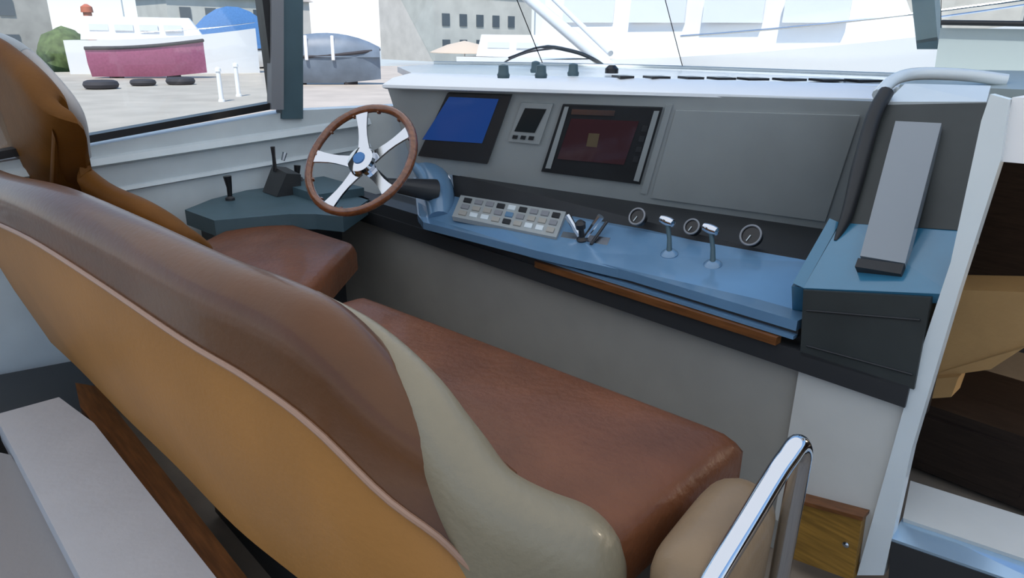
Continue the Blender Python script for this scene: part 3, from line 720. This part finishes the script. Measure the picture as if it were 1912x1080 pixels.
# sill and steps
cs = thing('companionway_step', 'pale step with a metal tread tinted light blue by a painted reflection at the foot of the companionway', 'step', (.2, 1.95, 0))
b = NB(); q = [at(1700, 898, y=1.98), at(2050, 1008, y=1.98), at(2050, 1090, y=1.86), at(1686, 968, y=1.86)]
slab(b, q, .05); link('riser', b, 'gelcoat_warm', cs, smooth=False, bevel=.006)
b = NB(); q = [at(1686, 966, y=1.88), at(2050, 1088, y=1.88), at(2050, 1140, y=1.80), at(1664, 1006, y=1.80)]
slab(b, q, .04); link('metal_tread', b, 'tread_sky_tint', cs, smooth=False, bevel=.006)
b = NB(); q = [at(1664, 1012, y=1.80), at(2050, 1146, y=1.80), at(2050, 1240, y=1.80), at(1655, 1130, y=1.80)]
slab(b, q, .10); link('kick_board', b, 'charcoal', cs, smooth=False)

# ================================================================== OUTSIDE
ZQ = EYE-3.2
b = NB(); box(b, (-75, -30, ZQ-.3), (-4.5, 120, ZQ)); struct(link('ground', b, 'quay', smooth=False))
b = NB(); box(b, (-300, -150, ZQ-1.2), (200, 400, ZQ-.8)); struct(link('water', b, 'water', smooth=False))
def on_q(u, v): return at(u, v, z=ZQ)
def boat(name, label, u0, u1, v, H_, mh, mc=None, kind='small', depth=None, fl=.25):
    """Boat on the quay: hull lofted between two photo columns at its real distance."""
    a, c = on_q(u0, v), on_q(u1, v)
    # keep it broadside to the eye: same distance at both ends
    d = (a.length+c.length)/2; m = (a+c)/2
    L = (c-a).length
    ax = (c-a).normalized(); side = Vector((-ax.y, ax.x, 0))
    t = thing(name, label, 'boat', Vector((m.x, m.y, ZQ)))
    Wd = L*fl; rings = []
    for i in range(13):
        s = i/12; w = Wd*.5*min(1, (1-abs(2*s-1)**3.2)*1.1+.05 if s > .5 else 1-.15*(1-2*s)**2)
        sh_ = H_*(.85+.25*s*s)
        p = a+ax*L*s
        rings.append([p+side*w+Vector((0, 0, sh_)), p+side*w*.9+Vector((0, 0, sh_*.5)), p+side*w*.35+Vector((0, 0, .12+.3*H_*max(0, s-.6))),
                      p-side*w*.35+Vector((0, 0, .12+.3*H_*max(0, s-.6))), p-side*w*.9+Vector((0, 0, sh_*.5)), p-side*w+Vector((0, 0, sh_))])
    b = NB(); loft(b, rings); link('hull', b, mh, t)
    b = NB()
    for sd in (-1, 1): tube(b, [r_[0 if sd > 0 else 5] for r_ in rings], .05*H_, 8)
    link('rubbing_strake', b, 'rubber', t)
    for s in (.2, .7):
        b = NB(); p = a+ax*L*s; box(b, (p.x-.12, p.y-.5, ZQ), (p.x+.12, p.y+.5, ZQ+.22)); link('chock', b, 'rubber', t, smooth=False)
    return t, a, ax, L, side, H_
# red boat
t, a, ax, L, sd_, H_ = boat('red_boat', 'red open boat lying on the quay, seen through the port window', 175, 388, 146, 2.6, 'hull_red')
b = NB(); p = a+ax*L*.35; q = a+ax*L*.62
hexa(b, [p+sd_*.6+Vector((0, 0, 1.2)), q+sd_*.6+Vector((0, 0, 1.2)), q-sd_*.6+Vector((0, 0, 1.2)), p-sd_*.6+Vector((0, 0, 1.2))],
        [p+sd_*.5+ax*.4+Vector((0, 0, 2.2)), q+sd_*.5-ax*.2+Vector((0, 0, 2.2)), q-sd_*.5-ax*.2+Vector((0, 0, 2.2)), p-sd_*.5+ax*.4+Vector((0, 0, 2.2))]); link('wheelhouse', b, 'hull_grey', t, smooth=False)
# blue canvas boat
t, a, ax, L, sd_, H_ = boat('covered_boat', 'white boat under a bright blue canvas cover beside the window frame', 372, 540, 128, 2.0, 'hull_white')
b = NB(); rr = []
for i in range(9):
    s = i/8; p = a+ax*L*s; w = L*.13; hh = 1.9+4.2*math.sin(PI*min(1, s*.9+.12))**.7
    rr.append([p+sd_*w+Vector((0, 0, 1.9)), p+sd_*w*.7+Vector((0, 0, hh*.8)), p+Vector((0, 0, hh)), p-sd_*w*.7+Vector((0, 0, hh*.8)), p-sd_*w+Vector((0, 0, 1.9))])
loft(b, rr); link('cover', b, 'canvas_blue', t)
# grey inflatable / covered hull
t, a, ax, L, sd_, H_ = boat('grey_boat', 'dark blue-grey rounded boat hull beyond the windscreen, beside the port pillar', 520, 712, 158, 2.2, 'hull_grey')
b = NB(); rr = []
for i in range(11):
    s = i/10; p = a+ax*L*s; w = L*.14*math.sin(PI*(.12+.8*s))**.5; z0 = 1.9
    rr.append([p+(sd_*math.cos(k*PI/8)*w)+Vector((0, 0, z0+math.sin(k*PI/8)*1.6*math.sin(PI*(.1+.82*s))**.6)) for k in range(9)])
loft(b, rr); link('cover', b, 'hull_grey', t)
for s in (.3, .55):
    b = NB(); p = a+ax*L*s; tube(b, [p-sd_*L*.15+Vector((0, 0, 1.7)), p-sd_*L*.1+Vector((0, 0, 3.3))], .12, 8); link('rope', b, 'hull_white', t)
# orange post and white hull behind the red boat
def simple_post(name, label, cat_, u, v, h, r, m, mtop=None):
    p = on_q(u, v); t = thing(name, label, cat_, p)
    b = NB(); lathe(b, p, (0, 0, 1), [(0, r*1.4), (h*.06, r*1.3), (h*.08, r), (h, r*.9)], 12); link('shaft', b, m, t)
    b = NB(); lathe(b, p+Vector((0, 0, h)), (0, 0, 1), [(0, r*1.3), (r*1.2, r*1.2), (r*1.8, r*.3)], 12); link('cap', b, mtop or m, t)
    return t
simple_post('mooring_post', 'orange-red post standing behind the bow of the red boat', 'post', 180, 118, 5.6, .5, 'orange')
simple_post('bollard', 'slim white bollard on the quay, left one of the pair near the window frame', 'bollard', 414, 190, 1.5, .12, 'hull_white')
simple_post('bollard', 'slim white bollard on the quay, right one of the pair near the window frame', 'bollard', 446, 180, 1.6, .12, 'hull_white')
def tyre(u, v, r, label):
    p = on_q(u, v); b = NB(); c = p+Vector((0, 0, r*.35))
    tube(b, [c+Vector((math.cos(k*PI/10), math.sin(k*PI/10), 0))*r for k in range(20)], r*.35, 8, loop=True)
    tag(link('tyre', b, 'rubber'), label, 'tyre', 'tyres on the quay')
tyre(190, 166, .75, 'dark tyre lying on the quay nearest the helm chair'); tyre(268, 160, .6, 'dark tyre lying on the quay under the middle of the red boat'); tyre(338, 158, .7, 'dark tyre lying on the quay under the stern end of the red boat')
# neighbouring white motor yachts
def yacht(name, label, p0, p1, H_, Wd, decks=2, mw='window_dark', zb=None):
    z0 = ZQ-.8 if zb is None else zb
    a = Vector((p0[0], p0[1], z0)); c = Vector((p1[0], p1[1], z0)); ax = (c-a).normalized(); L = (c-a).length; side = Vector((-ax.y, ax.x, 0))
    t = thing(name, label, 'boat', (a+c)/2)
    rr = []
    for i in range(15):
        s = i/14; w = Wd*.5*(1 if s < .55 else math.sqrt(max(.01, 1-((s-.55)/.46)**2))); h = H_*(.8+.35*s*s)
        p = a+ax*L*s
        rr.append([p+side*w+Vector((0, 0, h)), p+side*w*.85+Vector((0, 0, 0)), p-side*w*.85+Vector((0, 0, 0)), p-side*w+Vector((0, 0, h))])
    b = NB(); loft(b, rr); link('hull', b, 'hull_white', t)
    z = H_*.82
    for d in range(decks):
        s0_, s1_ = .08+.08*d, .72-.16*d; w = Wd*(.40-.06*d); h = H_*.55
        A0, A1 = a+ax*L*s0_, a+ax*L*s1_
        lo = [A0+side*w, A1+side*w*.8, A1-side*w*.8, A0-side*w]; hi = [A0+ax*L*.02+side*w*.9, A1-ax*L*.08+side*w*.7, A1-ax*L*.08-side*w*.7, A0+ax*L*.02-side*w*.9]
        b = NB(); hexa(b, [p+Vector((0, 0, z)) for p in lo], [p+Vector((0, 0, z+h)) for p in hi]); cb = link('cabin', b, 'hull_white', t, smooth=False, bevel=.05)
        for k in range(4):
            for sg in (1, -1):
                q0 = A0+ax*(L*(.05+(s1_-s0_-.14)*k/4)); q1 = A0+ax*(L*(.05+(s1_-s0_-.14)*(k+.75)/4))
                b = NB(); ww = w*(.93)
                hexa(b, [q0+side*sg*ww+Vector((0, 0, z+h*.4)), q1+side*sg*ww*.93+Vector((0, 0, z+h*.4)), q1+side*sg*ww*.9+Vector((0, 0, z+h*.66)), q0+side*sg*ww*.9+Vector((0, 0, z+h*.66))],
                        [q0+side*sg*ww*1.06+Vector((0, 0, z+h*.4)), q1+side*sg*ww*1.02+Vector((0, 0, z+h*.4)), q1+side*sg*ww*.97+Vector((0, 0, z+h*.66)), q0+side*sg*ww*1.0+Vector((0, 0, z+h*.66))])
                link('window', b, 'yacht_window', cb, smooth=False)
        z += h
    b = NB(); m0 = a+ax*L*.3; tube(b, [m0+Vector((0, 0, z)), m0+Vector((0, 0, z+H_*1.2))], .06, 8); link('mast', b, 'steel', t)
    b = NB()
    for sg in (1, -1): tube(b, [r_[0 if sg > 0 else 3]+Vector((0, 0, .5)) for r_ in rr[5:]], .03, 6)
    link('guard_rail', b, 'steel', t)
    return t
yacht('white_yacht', 'big white motor yacht beyond the windscreen, ahead of the instrument brow', (-17, 17), (-2, 22), 4.3, 5.5, 2)
yacht('white_yacht', 'white motor yacht close ahead, behind the starboard pillar', (-2.5, 13), (9, 15), 4.0, 5, 2)
yacht('white_yacht', 'low white yacht moored past the grey boat, left of the diagonal spar', (-50, 42), (-30, 50), 3.2, 4, 1)
yacht('white_yacht', 'small white boat hauled out behind the red boat', (-72, 16), (-66, 30), 3.4, 4, 1, zb=ZQ)
# parasol
p = on_q(868, 142); um = thing('parasol', 'peach-coloured parasol on the quay, left of the diagonal spar', 'parasol', p)
b = NB(); lathe(b, p, (0, 0, 1), [(0, .06), (2.9, .05)], 8); link('pole', b, 'hull_white', um)
b = NB(); lathe(b, p+Vector((0, 0, 2.0)), (0, 0, 1), [(0, 3.2), (.05, 3.2), (.7, 1.6), (1.05, .05)], 12); link('canopy', b, 'canvas_peach', um)
# diagonal white spar and black wiper just outside the windscreen
b = NB(); tube(b, [at(955, -30, y=4.6), at(1145, 132, y=4.0)], .045, 12); sp = thing('bow_spar', 'white diagonal spar slanting down to the dash top beyond the windscreen', 'spar', at(1145, 132, y=4.0)); link('spar', b, 'hull_white', sp)
b = NB(); tube(b, [at(1005, -30, y=4.7), at(1140, 100, y=4.1)], .022, 10); link('stay', b, 'hull_white', sp)
wi = thing('wiper', 'black curved windscreen wiper resting above the brow of the console', 'wiper', at(1140, 133, y=3.35))
b = NB(); tube(b, cat([at(1140, 134, y=3.42), at(1110, 112, y=3.40), at(1070, 96, y=3.38), at(1010, 88, y=3.36), at(950, 108, y=3.36)], 5), [.012]*15+[.007]*6, 8); link('arm', b, 'black', wi)
b = NB(); tube(b, cat([at(925, 146, y=3.30), at(940, 118, y=3.33), at(985, 98, y=3.35), at(1035, 90, y=3.36)], 5), .006, 6); link('blade', b, 'rubber', wi)
b = NB(); lathe(b, at(1142, 137, z=EYE-.137), (0, 0, 1), [(0, .03), (.02, .03), (.035, .015)], 12); link('pivot', b, 'black', wi)
# small fittings by the port end of the dash top
for i, (u, v) in enumerate(((940, 146), (1000, 136), (1010, 146), (1070, 142))):
    c = at(u, v, z=EYE-.136)
    b = NB(); lathe(b, c, (0, 0, 1), [(0, .022), (.012, .024), (.02, .02), (.045, .018), (.05, .004)], 12)
    tag(link('deck_fitting', b, 'pillar'), ('small dark fitting on the dash top beneath the outer end of the wiper', 'small dark fitting on the dash top, second from the wiper tip', 'small dark fitting on the dash top, third from the wiper tip', 'small dark fitting on the dash top under the bend of the wiper arm')[i], 'fitting', 'fittings on the dash top')
# buildings along the shore
random.seed(3)
for i, (x0, y0, w, d, h, m) in enumerate(((-110, -6, 14, 26, 9, 'stone'), (-112, 34, 12, 20, 8, 'stucco'), (-100, 66, 14, 20, 10, 'stucco'), (-78, 92, 18, 16, 9, 'stone'), (-45, 106, 22, 14, 11, 'stucco'))):
    t = thing('shore_building', ('low stone building at the far left shore', 'pale rendered building behind the white hauled-out boat', 'pale building behind the blue covered boat', 'stone building beyond the grey boat', 'pale building beyond the parasol')[i], 'building', (x0+w/2, y0+d/2, ZQ))
    b = NB(); box(b, (x0, y0, ZQ), (x0+w, y0+d, ZQ+h)); link('wall', b, m, t, smooth=False)
    b = NB(); hexa(b, [(x0-.5, y0-.5, ZQ+h), (x0+w+.5, y0-.5, ZQ+h), (x0+w+.5, y0+d+.5, ZQ+h), (x0-.5, y0+d+.5, ZQ+h)], [(x0+w*.4, y0+2, ZQ+h+2.5), (x0+w*.6, y0+2, ZQ+h+2.5), (x0+w*.6, y0+d-2, ZQ+h+2.5), (x0+w*.4, y0+d-2, ZQ+h+2.5)]); link('roof', b, 'stone', t, smooth=False)
    for r_ in range(2):
        for k in range(int(d//3.4)):
            yy = y0+1.5+k*3.3; zz = ZQ+1.4+r_*3.6
            b = NB(); box(b, (x0+w, yy, zz), (x0+w+.12, yy+1.4, zz+1.7)); link('window', b, 'window_dark', t, smooth=False)
for i, (u, v, r) in enumerate(((130, 132, 2.2), (150, 120, 1.8))):
    p = on_q(u, v); b = NB(); bmesh.ops.create_icosphere(b, subdivisions=3, radius=r, matrix=Matrix.Translation(p+Vector((0, 0, r*.7))))
    for vv in b.verts: vv.co += Vector((random.uniform(-1, 1), random.uniform(-1, 1), random.uniform(-1, 1)))*r*.09
    tag(link('shrub', b, 'bush'), ('rounded olive-green shrub on the quay beside the helm chair top', 'rounded olive-green shrub nearest the orange post')[i], 'shrub')
